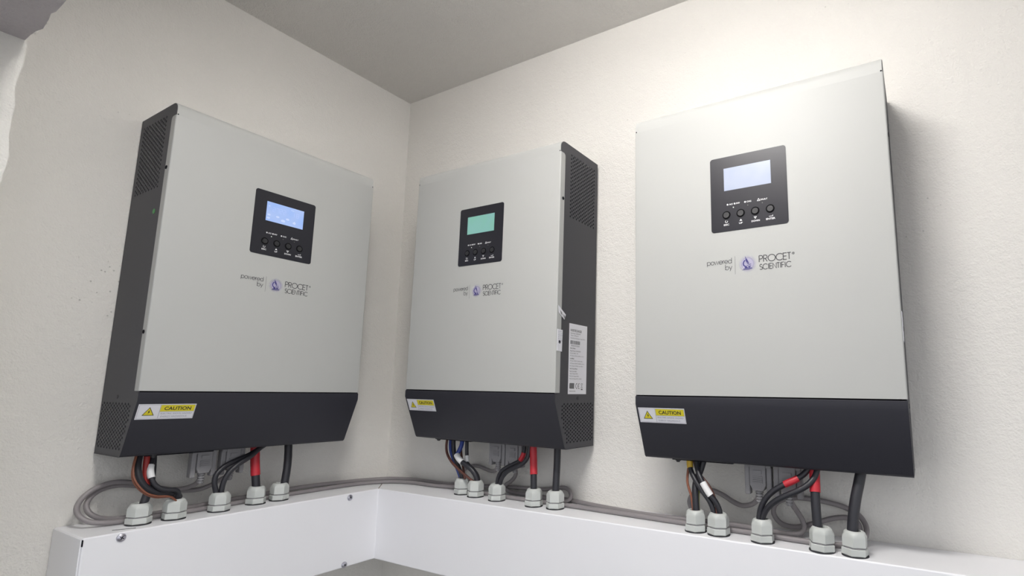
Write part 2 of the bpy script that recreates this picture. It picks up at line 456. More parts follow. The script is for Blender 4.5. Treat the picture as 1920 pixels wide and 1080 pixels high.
def side_holes():
    hs = []
    for i in range(17):
        d = 0.0787-0.00426*i; off = 0.003 if i % 2 else 0.0
        for k in range(17):
            z = 0.3578-off*1.0+0.0030*0-0.0060*k+(0.003 if i % 2 else 0)*1.0
            z = 0.3578+(0.002 if i % 2 else 0)*0-0.0060*k-(0.0030 if i % 2 else 0)
            if z > 0.2605: hs.append((d, z, 0.00172))
    for i in range(19):
        d = 0.0879-0.00462*i
        for k in range(12):
            z = -0.0155-0.00535*k-(0.00267 if i % 2 == 0 else 0)
            lim = DD+(z-ZB)*(DB-DD)/(ZBT-ZB)-0.0088
            if z > -0.0705 and d < min(lim, 0.0895): hs.append((d, z, 0.00165))
    return hs
HOLES = side_holes()
def side_panel_mesh():
    cu = bpy.data.curves.new('side', 'CURVE'); cu.dimensions = '2D'; cu.fill_mode = 'BOTH'; cu.extrude = 0.0005
    def add(pts):
        s = cu.splines.new('POLY'); s.points.add(len(pts)-1)
        for p, q in zip(s.points, pts): p.co = (q[0], q[1], 0, 1)
        s.use_cyclic_u = True
    add(OUT)
    for d, z, r in HOLES: add([(d+r*math.cos(PI*k/5), z+r*math.sin(PI*k/5)) for k in range(10)])
    me = curve_mesh(cu)
    return me

def build_inverter():
    root = thing('inverter', '', 'inverter')
    me = side_panel_mesh()
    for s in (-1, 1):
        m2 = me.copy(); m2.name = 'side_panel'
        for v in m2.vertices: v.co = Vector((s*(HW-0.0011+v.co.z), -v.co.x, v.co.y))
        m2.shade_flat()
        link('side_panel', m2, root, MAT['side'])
        bm = bmesh.new()                                   # lock screws on the panels
        for (d, z, r) in ((0.0475, -0.0070, 0.0026),):
            cyl(bm, (s*(HW-0.0006), -d, z), (s, 0, 0), r, 0.0004, 14)
        from_bm('screw', bm, MAT['black'], root)
        for z in (0.2832, 0.0718):
            bm = bmesh.new(); cyl(bm, (s*HW, -0.1003, z), (s, 0, 0), 0.0025, 0.0005, 14)
            from_bm('screw', bm, MAT['dark'], root)
    bpy.data.meshes.remove(me)
    # inner chassis seen through the perforation
    bm = bmesh.new()
    prism(bm, [(0.003, -0.074), (0.072, -0.074), (0.100, -0.012), (0.100, 0.360), (0.003, 0.360)], lambda p, q, t: loc(t, p, q), -0.142, 0.142)
    from_bm('chassis', bm, MAT['dark'], root)
    # grey front cover: a sheet bent over the top, with narrow returns down both sides
    bm = bmesh.new()
    c = 0.0016
    xs = HW-0.0002
    path = [(-xs, DD-c)]+[(-xs+c*(1-math.cos(t)), DD-c+c*math.sin(t)) for t in (PI/8, PI/4, 3*PI/8)]+[(-xs+c, DD), (xs-c, DD)]+[(xs-c*(1-math.cos(t)), DD-c+c*math.sin(t)) for t in (3*PI/8, PI/4, PI/8)]+[(xs, DD-c)]
    prism_quads(bm, path, [(p*0.994, min(q, DD-0.001)-0.0002) for p, q in path], lambda p, q, t: loc(p, q, t), 0.0006, 0.3535)
    for s in (-1, 1):
        lip = [(DD-c, 0.0006), (DD-c, 0.3535)]+fillet((DD-c, 0.3535), (0.0964, 0.3535), (0.0964, 0.0006), 0.0045)+[(0.0964, 0.0006)]
        prism(bm, lip, lambda p, q, t: loc(s*t, p, q), HW-0.0008, xs)
    top = [(DD, 0.3535), (DD, HH-RT)]+arc(DD-RT, HH-RT, RT, 0, 90, 9)[1:]+[(0.004, HH)]
    sheet(bm, top, 0.0010, lambda p, q, t: loc(t, p, q), -(HW-0.0011), HW-0.0011)
    from_bm('front_cover', bm, MAT['silver'], root, smooth=35)
    for s in (-1, 1):
        bm = bmesh.new(); cyl(bm, (s*(HW-0.0022), -(DD-0.001), 0.3545), (0, -1, 0), 0.0009, 0.0012, 8)
        from_bm('relief_notch', bm, MAT['dark'], root)
    # black lower cover
    bm = bmesh.new()
    low = [(DD-0.006, -0.0008), (DD-0.0008, -0.0008), (DD, -0.0016), (DD, ZB)]+BOTF+[(0.0, ZBT)]
    sheet(bm, low, -0.0010, lambda p, q, t: loc(t, p, q), -(HW-0.0003), HW-0.0003)
    from_bm('lower_cover', bm, MAT['black'], root, smooth=25)
    bm = bmesh.new(); box(bm, -HW+0.001, HW-0.001, -0.0012, 0, ZBT+0.001, HH-0.001)
    from_bm('back_plate', bm, MAT['black'], root)
    bm = bmesh.new(); cyl(bm, (-0.110, -0.066, ZBT-0.0028), (0, 0, 1), 0.0036, 0.003, 12); cyl(bm, (-0.110, -0.066, ZBT-0.0045), (0, 0, 1), 0.0024, 0.003, 6)
    from_bm('earth_bolt', bm, MAT['button'], root)
    bm = bmesh.new()                                       # terminal block that the wires come out of
    box(bm, -0.118, -0.040, -0.066, -0.030, ZBT-0.0022, ZBT+0.0005)
    from_bm('terminal_block', bm, MAT['dark'], root)
    # display
    L1, L2 = 0.0006, 0.0008
    def rr(x0, x1, z0, z1, r): return arc(x1-r, z1-r, r, 0, 90, 6)+arc(x0+r, z1-r, r, 90, 180, 6)+arc(x0+r, z0+r, r, 180, 270, 6)+arc(x1-r, z0+r, r, 270, 360, 6)
    bm = bmesh.new(); prism(bm, rr(-0.0456, 0.0452, 0.1978, 0.2924, 0.0034), lambda p, q, t: (p, -t, q), DD-0.001, DD+L1)
    disp = from_bm('display_panel', bm, MAT['panel'], root)
    bm = bmesh.new(); prism(bm, [(-0.0286, 0.2488), (0.0273, 0.2488), (0.0273, 0.2775), (-0.0286, 0.2775)], lambda p, q, t: (p, -t, q), DD, DD+L1+0.0002)
    from_bm('screen', bm, LCD[1], disp)
    for x in (-0.0265, -0.0093, 0.0079, 0.0252):
        bm = bmesh.new(); cyl(bm, (x, -(DD+L1), 0.2179), (0, -1, 0), 0.0038, 0.0011, 24, 0.0035)
        b = from_bm('button', bm, MAT['button'], disp, smooth=40)
        bm = bmesh.new()
        ribbon(bm, _e(x, 0.2179, 0.0044, 0.0044, 0, 360, 28)[:-1], 0.0013, fr, L1+0.0002, True)
        from_bm('button_gap', bm, MAT['buttonring'], disp)
    for i, x in enumerate((-0.0178, -0.0006, 0.0165)):
        bm = bmesh.new(); cyl(bm, (x, -(DD+L1), 0.2265), (0, -1, 0), 0.0007, 0.0003, 10)
        from_bm('indicator_light', bm, MAT['led_on' if i == 0 else 'led_off'], disp)
    bm = bmesh.new(); T = lambda s, a, b, c, d, bo=0.03: text_into(bm, s, a, b, c, d, fr, bo, L1+0.0002)
    T('AC/', -0.0229, -0.0181, 0.2299, 0.2319); T('INV', -0.0142, -0.0098, 0.2300, 0.2319)
    T('CHG', -0.0017, 0.0037, 0.2299, 0.2319); T('FAULT', 0.0146, 0.0225, 0.2297, 0.2316)
    T('ESC', -0.0300, -0.0235, 0.2047, 0.2069); T('UP', -0.0115, -0.0073, 0.2046, 0.2068)
    T('DOWN', 0.0032, 0.0129, 0.2047, 0.2069); T('ENTER', 0.0201, 0.0306, 0.2047, 0.2069)
    for x in (-0.0248, -0.0161, -0.0036): poly(bm, _e(x, 0.2309, 0.0011, 0.0011, 0, 342, 19), fr, L1+0.0002)
    ribbon(bm, [(0.0108, 0.2297), (0.0138, 0.2297), (0.0123, 0.2324)], 0.0006, fr, L1+0.0002, True)
    poly(bm, [(-0.0110, 0.2083), (-0.0076, 0.2083), (-0.0093, 0.2108)], fr, L1+0.0002)
    ribbon(bm, [(0.0064, 0.2108), (0.0092, 0.2108), (0.0078, 0.2086)], 0.0006, fr, L1+0.0002, True)
    ribbon(bm, _e(-0.0267, 0.2098, 0.0014, 0.0014, 110, 400, 16), 0.0006, fr, L1+0.0002)
    ribbon(bm, [(0.0235, 0.2087), (0.0278, 0.2087), (0.0278, 0.2101)], 0.0006, fr, L1+0.0002)
    from_bm('panel_lettering', bm, MAT['print_w'], disp)
    # printed brand mark
    lf = 0.00025
    bm = bmesh.new()
    stroke_text(bm, 'powered', -0.0523, -0.0219, 0.1579, 0.0076, 0.00062, fr, lf)
    stroke_text(bm, 'by', -0.0299, -0.0218, 0.1501, 0.0076, 0.00062, fr, lf)
    tl = from_bm('tagline_lettering', bm, MAT['print_g'], root)
    bm = bmesh.new()
    stroke_text(bm, 'PROCET', 0.0100, 0.0456, 0.1555, 0.0077, 0.0009, fr, lf)
    stroke_text(bm, 'SCIENTIFIC', 0.0106, 0.0455, 0.1466, 0.0062, 0.0008, fr, lf)
    ribbon(bm, _e(0.0484, 0.1619, 0.00125, 0.00125, 0, 360, 20)[:-1], 0.00035, fr, lf, True)
    stroke_text(bm, 'R', 0.0480, 0.0489, 0.1613, 0.0012, 0.00028, fr, lf)
    br = from_bm('brand_lettering', bm, MAT['print_g'], root)
    bm = bmesh.new(); ribbon(bm, [(-0.0179, 0.1438), (-0.0179, 0.1658)], 0.0004, fr, lf)
    from_bm('divider_line', bm, MAT['print_d'], br)
    bm = bmesh.new(); poly(bm, _e(-0.0032, 0.1552, 0.0106, 0.0106, 0, 355, 47), fr, 0.00015)
    from_bm('emblem_disc', bm, MAT['disc'], br)
    bm = bmesh.new(); P = lambda pts: poly(bm, [(x*mm, z*mm) for x, z in pts], fr, 0.0003)
    P([(-9.4, 147.9), (2.0, 148.6), (2.4, 149.2), (-9.0, 148.5)])                  # base, two bars
    P([(-8.6, 149.0), (2.0, 149.6), (1.4, 150.3), (-8.0, 149.7)])
    P([(-6.6, 149.9), (-2.8, 150.2), (-4.0, 151.7), (-5.2, 152.9), (-6.8, 152.6)])  # foot
    ribbon(bm, [(x*mm, z*mm) for x, z in ((-6.2, 152.4), (-7.8, 153.8), (-8.2, 156.0), (-7.4, 158.2), (-6.0, 159.6))], 0.0014, fr, 0.0003)  # arm
    P([(-5.6, 161.2), (-4.2, 161.6), (-2.0, 157.2), (-3.8, 156.2), (-5.2, 158.8)])  # tube
    P([(-5.9, 163.9), (-5.4, 164.0), (-4.6, 161.8), (-5.4, 161.5)])                 # eyepiece
    P([(-3.6, 155.9), (-2.0, 156.8), (-1.4, 155.6), (-2.9, 154.7)])                 # objective
    P([(-4.2, 152.4), (0.8, 154.4), (0.9, 155.0), (-4.2, 153.0)])                   # stage
    P([(-2.2, 150.3), (-0.4, 150.4), (-0.2, 151.6), (0.8, 152.0), (0.7, 152.6), (-2.6, 151.9)])
    from_bm('microscope_emblem', bm, MAT['navy'], br)
    # caution sticker on the sloping cover
    k = 0.0004
    bm = bmesh.new(); prism(bm, [(-0.1470, 0.0046), (-0.0855, 0.0046), (-0.0855, 0.0245), (-0.1470, 0.0245)], lambda p, q, t: sl(p, q, t), -0.0002, 0.0003)
    cau = from_bm('caution_label', bm, MAT['sticker'], root)
    bm = bmesh.new(); poly(bm, [(-0.1236, 0.0058), (-0.0866, 0.0058), (-0.0866, 0.0143), (-0.1236, 0.0143)], sl, k)
    from_bm('yellow_band', bm, MAT['yellow'], cau)
    bm = bmesh.new()
    ribbon(bm, [(-0.1459, 0.0056), (-0.0863, 0.0056), (-0.0863, 0.0235), (-0.1459, 0.0235)], 0.00028, sl, k, True)
    ribbon(bm, [(-0.1240, 0.0056), (-0.1240, 0.0235)], 0.0004, sl, k+0.0001)
    ribbon(bm, [(-0.1240, 0.0145), (-0.0863, 0.0145)], 0.0003, sl, k+0.0001)
    from_bm('label_border', bm, MAT['print_l'], cau)
    tr = [(-0.1407, 0.0190), (-0.1292, 0.0190), (-0.1349, 0.0090)]
    bm = bmesh.new(); poly(bm, tr, sl, k); from_bm('warning_triangle', bm, MAT['yellow'], cau)
    bm = bmesh.new(); ribbon(bm, tr, 0.0006, sl, k+0.0001, True)
    poly(bm, [(-0.1342, 0.0118), (-0.1358, 0.0150), (-0.1350, 0.0152), (-0.1357, 0.0180), (-0.1336, 0.0145), (-0.1345, 0.0143)], sl, k+0.0001)
    text_into(bm, 'CAUTION', -0.1196, -0.0905, 0.0126, 0.0078, sl, 0.022, k+0.0001)
    from_bm('caution_lettering', bm, MAT['print_b'], cau)
    bm = bmesh.new()
    text_into(bm, 'ELECTRIC SHOCK HAZARD', -0.1220, -0.0880, 0.0180, 0.0160, sl, 0.0, k+0.0001)
    text_into(bm, 'ENERGY HAZARDOUS', -0.1214, -0.0930, 0.0220, 0.0200, sl, 0.0, k+0.0001)
    from_bm('hazard_lettering', bm, MAT['print_l'], cau)
    return root

def lip_label(root):
    """white strip sticker folded on the narrow return of the front cover, right side"""
    bm = bmesh.new(); prism(bm, [(0.1064, 0.0590), (0.1062, 0.0896), (0.0932, 0.0892), (0.0940, 0.0584)], lambda p, q, t: side(p, q, t), 0.0000, 0.0010)
    o = from_bm('strip_label', bm, MAT['sticker'], root); o['label'] = 'white strip sticker with tiny print'
    bm = bmesh.new()
    for i in range(7):
        z = 0.0872-i*0.0026
        text_into(bm, ('SN:2009', 'V1.0', 'PASS', 'QC 07', '0122', 'A3', 'OK')[i], 0.1046, 0.0962-0.0008*(i % 3), z-0.0013, z, lambda p, q, l: side(p, q, l), 0.0, 0.0012)
    from_bm('strip_lettering', bm, MAT['print_l'], o)
def rating_label(root):
    S = lambda p, q, l: side(p, q, l)
    bm = bmesh.new(); prism(bm, [(0.0745, -0.0012), (0.0244, -0.0012), (0.0244, 0.1013), (0.0745, 0.1013)], S, -0.0002, 0.0003)
    o = from_bm('rating_label', bm, MAT['sticker'], root); o['label'] = 'tall white rating sticker with barcode'
    bm = bmesh.new(); l = 0.0004
    def ln(s, z, w, h=0.0020, x0=0.0714, b=0.0): text_into(bm, s, x0, x0-w, z-h/2, z+h/2, S, b, l)
    ln('INVERTER/CHARGER', 0.0915, 0.0310, 0.0036, b=0.015)
    ln('Rated Power: 5kVA/5kW', 0.0872, 0.0275); ln('Type: Off-grid', 0.0838, 0.0215)
    ln('Operating temperature range: 0-50 C', 0.0800, 0.0420)
    random.seed(5); x = 0.0712
    while x > 0.0445:
        w = random.choice((0.0004, 0.0006, 0.0010)); poly(bm, [(x, 0.0712), (x-w, 0.0712), (x-w, 0.0766), (x, 0.0766)], S, l); x -= w+random.choice((0.0004, 0.0005, 0.0008))
    ln('96322107102631', 0.0690, 0.0230, 0.0018, 0.0690)
    ln('Battery Mode', 0.0650, 0.0140, 0.0023, b=0.015); ln('Rated Power: 5kVA/5kW', 0.0614, 0.0290)
    ln('DC Input: 48VDC, 119A', 0.0577, 0.0220); ln('AC Output: 230VAC, 50/60Hz, 21.7A, 1', 0.0541, 0.0380)
    ln('Line Mode', 0.0503, 0.0110, 0.0023, b=0.015); ln('AC Input: 230VAC, 50/60Hz, 40A, 1', 0.0467, 0.0360)
    ln('AC Output: 230VAC, 50/60Hz, 21.7A, 1', 0.0430, 0.0400); ln('DC Output: 54VDC, max 60A, 1', 0.0393, 0.0370)
    ln('Solar Charger Mode', 0.0353, 0.0205, 0.0023, b=0.015); ln('Rated Current: 60A', 0.0317, 0.0185)
    ln('System Voltage: 48VDC', 0.0281, 0.0225); ln('Min. Solar Voltage: 60VDC', 0.0245, 0.0250)
    ln('Max. Solar Voltage (VOC): 145VDC', 0.0208, 0.0330); ln('MADE IN CHINA', 0.0030, 0.0165, 0.0018)
    from_bm('rating_lettering', bm, MAT['print_g'], o)
    bm = bmesh.new()
    ribbon(bm, _e(0.0516, 0.0105, 0.0034, 0.0035, 60, 300, 14)[::-1], 0.0008, S, l)
    ribbon(bm, _e(0.0454, 0.0105, 0.0034, 0.0035, 60, 300, 14)[::-1], 0.0008, S, l)
    bm.free(); bm = bmesh.new()
    for c0 in (0.0508, 0.0446):                            # the C and the E, open to the right (towards smaller d)
        ribbon(bm, _e(c0, 0.0105, 0.0036, 0.0036, -60, 60, 4)[:0]+[(c0+0.0036*math.cos(math.radians(a)), 0.0105+0.0036*math.sin(math.radians(a))) for a in range(-100, 101, 20)], 0.0009, S, l)
    ribbon(bm, [(0.0480, 0.0105), (0.0452, 0.0105)], 0.0008, S, l)
    for a, b2 in (((0.0396, 0.0140), (0.0350, 0.0075)), ((0.0350, 0.0140), (0.0396, 0.0075)), ((0.0396, 0.0140), (0.0350, 0.0140)), ((0.0388, 0.0078), (0.0358, 0.0078))): ribbon(bm, [a, b2], 0.0005, S, l)
    poly(bm, [(0.0396, 0.0048), (0.0350, 0.0048), (0.0350, 0.0062), (0.0396, 0.0062)], S, l)
    for k in range(5): ribbon(bm, [(0.0715-i*0.0013, 0.0074+k*0.0016+0.0004*math.sin(i*1.9+k)) for i in range(11)], 0.0011, S, l)
    from_bm('conformity_mark', bm, MAT['print_b'], o)
    return o

# three of them
proto = build_inverter()
INV = []
spec = [('L', -0.307313, 0.0020, -0.049534, -0.0027231), ('R', 0.318738, 0.005751, -0.045343, -0.0106059), ('R', 0.740601, 0.003330, -0.048861, -0.0037821)]
labels = ['grey and black wall inverter with blue lit screen and green dot, on the left wall',
          'middle grey and black wall inverter with teal screen and rating sticker on its side',
          'grey and black wall inverter with pale white screen, farthest right']
for i, (s, u, g, z, t) in enumerate(spec):
    o = proto if i == 0 else copy_tree(proto)
    p = onwall(s, u, g, z)
    o.location = p; o.rotation_euler = (0, -t, PI/2+ANG if s == 'L' else 0)
    o['label'] = labels[i]; o['group'] = 'wall inverters'
    sc = kid(kid(o, 'display_panel'), 'screen')
    sc.data = sc.data.copy(); sc.data.materials[0] = LCD[i]
    sc['label'] = ('lit blue screen', 'lit teal screen', 'lit pale white screen')[i]
    bm = bmesh.new()
    for x in (-0.10, 0.10): box(bm, x-0.03, x+0.03, 0, g, 0.02, 0.34)
    from_bm('mounting_bracket', bm, MAT['dark'], o)
    INV.append(o)
# differences between the three
d0 = kid(INV[0], 'display_panel'); d0.location = (0.0026, 0, -0.0024)
kid(INV[0], 'brand_lettering').location = (0.0018, 0, -0.0012)
kid(INV[0], 'tagline_lettering').location = (0.0018, 0, -0.0012)
bm = bmesh.new(); cyl(bm, (-HW+0.0006, -0.0794, 0.2282), (-1, 0, 0), 0.0034, 0.0004, 20)
g = from_bm('round_sticker', bm, MAT['green'], INV[0]); g['label'] = 'small green round sticker'
# symbols on the blue screen
l = 0.0009
bm = bmesh.new()
for x, z, r in ((-0.0246, 0.2580, 0.0019), (-0.0250, 0.2530, 0.0020), (-0.0118, 0.2578, 0.0020), (-0.0035, 0.2540, 0.0026), (0.0030, 0.2580, 0.0021), (0.0135, 0.2548, 0.0020)):
    poly(bm, _e(x, z, r*1.25, r*0.75, 0, 337, 15), fr, l)
poly(bm, [(0.0128, 0.2528), (0.0148, 0.2528), (0.0148, 0.2572), (0.0128, 0.2572)], fr, l+0.0001)
poly(bm, [(-0.0060, 0.2522), (-0.0010, 0.2522), (-0.0010, 0.2538), (-0.0060, 0.2538)], fr, l+0.0001)
poly(bm, [(-0.0262, 0.2704), (-0.0240, 0.2704), (-0.0240, 0.2716), (-0.0262, 0.2716)], fr, l)
poly(bm, [(0.0070, 0.2730), (0.0118, 0.2730), (0.0118, 0.2738), (0.0070, 0.2738)], fr, l)
from_bm('screen_symbols', bm, MAT['lcd_white'], d0)
bm = bmesh.new()
SEG = {'a': [(0, 1), (1, 1)], 'b': [(1, 1), (1, .5)], 'c': [(1, .5), (1, 0)], 'd': [(0, 0), (1, 0)], 'e': [(0, 0), (0, .5)], 'f': [(0, .5), (0, 1)], 'g': [(0, .5), (1, .5)]}
for x, code in ((-0.0196, 'abged'), (-0.0142, 'abc'), (-0.0092, 'abged'), (-0.0040, 'abged'), (0.0092, 'bc'), (0.0160, 'abcdefg')):
    for c in code: ribbon(bm, [(x+p*0.0034, 0.2640+q*0.0062) for p, q in SEG[c]], 0.0006, fr, l)
from_bm('screen_digits', bm, MAT['lcd_faint'], d0)
# stickers of the middle inverter
rl = rating_label(INV[1])
S = lambda p, q, t: side(p, q, t)
lip_label(INV[1]); lip_label(INV[2])
bm = bmesh.new(); q = [(0.1055, 0.1235), (0.0862, 0.1122), (0.0893, 0.1047), (0.1030, 0.1127)]
prism(bm, q, S, 0.0004, 0.0011)
o = from_bm('warranty_sticker', bm, MAT['sticker'], INV[1]); o['label'] = 'small tilted white sticker across the seam'
bm = bmesh.new()
for (p0, z0) in ((0.1012, 0.1165), (0.0932, 0.1118)):
    for k in range(3): ribbon(bm, [(p0-0.0006*k, z0-0.0015*k), (p0-0.0048-0.0006*k, z0-0.0030-0.0015*k)], 0.0008, S, 0.0013)
from_bm('sticker_print', bm, MAT['print_d'], o)

# ------------------------------------------------------------------ the white trunking along both walls
def W2(side, u, d): p = onwall(side, u, d, 0); return (p.x, p.y)
a = ANG   # inner front corner: where the two front planes meet
n1 = nL; x_at = lambda y: (TD-n1.y*y)/n1.x
CF = (x_at(-TD), -TD)
trunk = thing('cable_trunking', 'white metal cable trunking along both walls below the three inverters', 'trunking', (0, 0, ZT))
bm = bmesh.new()
RX = 1.9
plan = [W2('L', TL, 0.0), W2('L', TL, TD), CF, (RX, -TD), (RX, -0.0), (0.0, -0.0)]
prism(bm, plan, lambda p, q, t: (p, q, t-ZT), ZT-TH, ZT)
body = from_bm('trunk_body', bm, MAT['trunk'], trunk)
bv = body.modifiers.new('bevel', 'BEVEL'); bv.width = 0.0016; bv.segments = 3; bv.limit_method = 'ANGLE'
bm = bmesh.new()                                           # end flange, a little proud, with its seam
pl = [W2('L', TL-0.0016, 0.002), W2('L', TL-0.0016, TD-0.0015), W2('L', TL-0.0002, TD-0.0015), W2('L', TL-0.0002, 0.002)]
prism(bm, pl, lambda p, q, t: (p, q, t-ZT), ZT-TH+0.001, ZT-0.0014)
from_bm('end_cap', bm, MAT['trunk'], trunk)
def slot(name, pts, w, m, z):
    bm = bmesh.new(); ribbon(bm, pts, w, lambda p, q, l: (p, q, l), z)
    ext = bmesh.ops.extrude_face_region(bm, geom=bm.faces[:])
    for v in [e for e in ext['geom'] if isinstance(e, bmesh.types.BMVert)]: v.co.z -= 0.0006
    return from_bm(name, bm, m, trunk)
slot('mitre_gap', [(CF[0]-0.001, CF[1]+0.001), (CF[0]*0.80, CF[1]*0.80), (CF[0]*0.45, CF[1]*0.45)], 0.0011, MAT['rust'], 0.0002)
slot('seam_slit', [W2('L', -0.452, 0.074), W2('L', -0.432, 0.083)], 0.0016, MAT['dark'], 0.0002)
for z0, z1 in ((-0.0115, -0.0010), (-TH+0.0005, -TH+0.0065)):
    bm = bmesh.new(); box(bm, CF[0]-0.0013, CF[0]-0.0005, CF[1]-0.0005, CF[1]+0.001, z0, z1)
    from_bm('mitre_gap', bm, MAT['dark'], trunk)
bm = bmesh.new(); p = W2('L', TL, TD); box(bm, p[0]-0.002, p[0]+0.0003, p[1]-0.0004, p[1]+0.0006, -0.009, -0.002)
from_bm('seam_slit', bm, MAT['dark'], trunk)
for u, z in ((-0.4486, -0.2187), (-0.1458, -0.2191), (-0.1476, -0.3222)):
    bm = bmesh.new(); c = onwall('L', u, TD, z-ZT)
    cyl(bm, c, nL, 0.0048, 0.0010, 20, 0.0048); cyl(bm, c+nL*0.0010, nL, 0.0042, 0.0016, 20, 0.0018)
    s = from_bm('screw', bm, MAT['metal'], trunk, smooth=60); s['label'] = 'zinc cross-head screw'
    bm = bmesh.new()
    for a in (0.5, 0.5+PI/2):
        t = aL*math.cos(a)+Vector((0, 0, 1))*math.sin(a); v = aL*(-math.sin(a))+Vector((0, 0, 1))*math.cos(a)
        q = c+nL*0.0026
        A = [bm.verts.new(q+t*i*0.0022+v*j*0.00045+nL*0.0002) for i, j in ((-1, -1), (1, -1), (1, 1), (-1, 1))]
        bm.faces.new(A)
    from_bm('cross_slot', bm, MAT['dark'], s)

# ------------------------------------------------------------------ cable glands
def hexr(a, r): a = (a+PI/6) % (PI/3)-PI/6; return r*math.cos(PI/6)/math.cos(a)
def lathe_hex(bm, prof, n=36, rot=0.0):
    rings = []
    for z, r, h in prof:                                   # h = 1 hexagon .. 0 round
        rings.append([bm.verts.new((math.cos(2*PI*k/n+rot)*(h*hexr(2*PI*k/n, r)+(1-h)*r), math.sin(2*PI*k/n+rot)*(h*hexr(2*PI*k/n, r)+(1-h)*r), z)) for k in range(n)])
    for A, B in zip(rings, rings[1:]):
        for k in range(n): bm.faces.new((A[k], A[(k+1) % n], B[(k+1) % n], B[k]))
    bm.faces.new(rings[0][::-1]); bm.faces.new(rings[-1])
def build_gland():
    g = thing('cable_gland', '', 'cable gland')
    bm = bmesh.new(); lathe_hex(bm, [(0, 0.0133, 0), (0.0012, 0.0133, 0)]); from_bm('rubber_seal', bm, MAT['seal'], g)
    bm = bmesh.new(); lathe_hex(bm, [(0.0012, 0.0128, 1), (0.0018, 0.0136, 1), (0.0078, 0.0136, 1), (0.0084, 0.0128, 1)])
    from_bm('hex_nut', bm, MAT['gland'], g, smooth=25)
    bm = bmesh.new(); lathe_hex(bm, [(0.0084, 0.0112, 0), (0.0096, 0.0112, 0)]); from_bm('thread_collar', bm, MAT['plug'], g)
    bm = bmesh.new()
    lathe_hex(bm, [(0.0096, 0.0119, 1), (0.0102, 0.0130, 1), (0.0188, 0.0130, 1), (0.0205, 0.0126, 0.75), (0.0222, 0.0114, 0.35), (0.0236, 0.0106, 0.0), (0.0248, 0.0094, 0), (0.0254, 0.0082, 0), (0.0252, 0.0064, 0), (0.0238, 0.0060, 0)], rot=0.12)
    from_bm('dome_cap', bm, MAT['gland'], g, smooth=30)
    return g
G = [('L', -.4221, .0614), ('L', -.3853, .0649), ('L', -.3298, .0614), ('L', -.2758, .0524), ('L', -.2411, .0522),
     ('R', .2435, .0484), ('R', .2770, .0537), ('R', .3251, .0583), ('R', .3984, .0611), ('R', .4344, .0577),
     ('R', .6524, .0708), ('R', .6817, .0723), ('R', .7343, .0756), ('R', .7979, .0783), ('R', .8303, .0768)]
which = ('inverter on the left wall', 'middle inverter', 'farthest right inverter')
hold = [['leftmost of five', 'second of five, with brown wires',
         'third of five, with two cables', 'fourth of five, with red sleeved cable', 'nearest the corner'],
        ['leftmost of five, half hidden by the next', 'second of five, with a brown wire', 'third of five, with two curved cables',
         'fourth of five, with red sleeved cable', 'rightmost of its five'],
        ['leftmost of its five', 'second of its five', 'third of five, with two curved cables',
         'fourth, with red sleeved cable', 'rightmost of all']]
g0 = build_gland()
for i, (s, u, d) in enumerate(G):
    o = g0 if i == 0 else copy_tree(g0)
    p = onwall(s, u, d, ZT); o.location = p
    lean = {13: 0.03, 14: 0.02}.get(i, 0.0)
    o.rotation_euler = (0, lean, (PI/2+ANG if s == 'L' else 0)+(0.25, -0.1, 0.05, 0.3, -0.15)[i % 5])
    o['label'] = 'grey gland under the '+which[i//5]+', '+hold[i//5][i % 5]
    o['group'] = 'grey cable glands on the trunking'

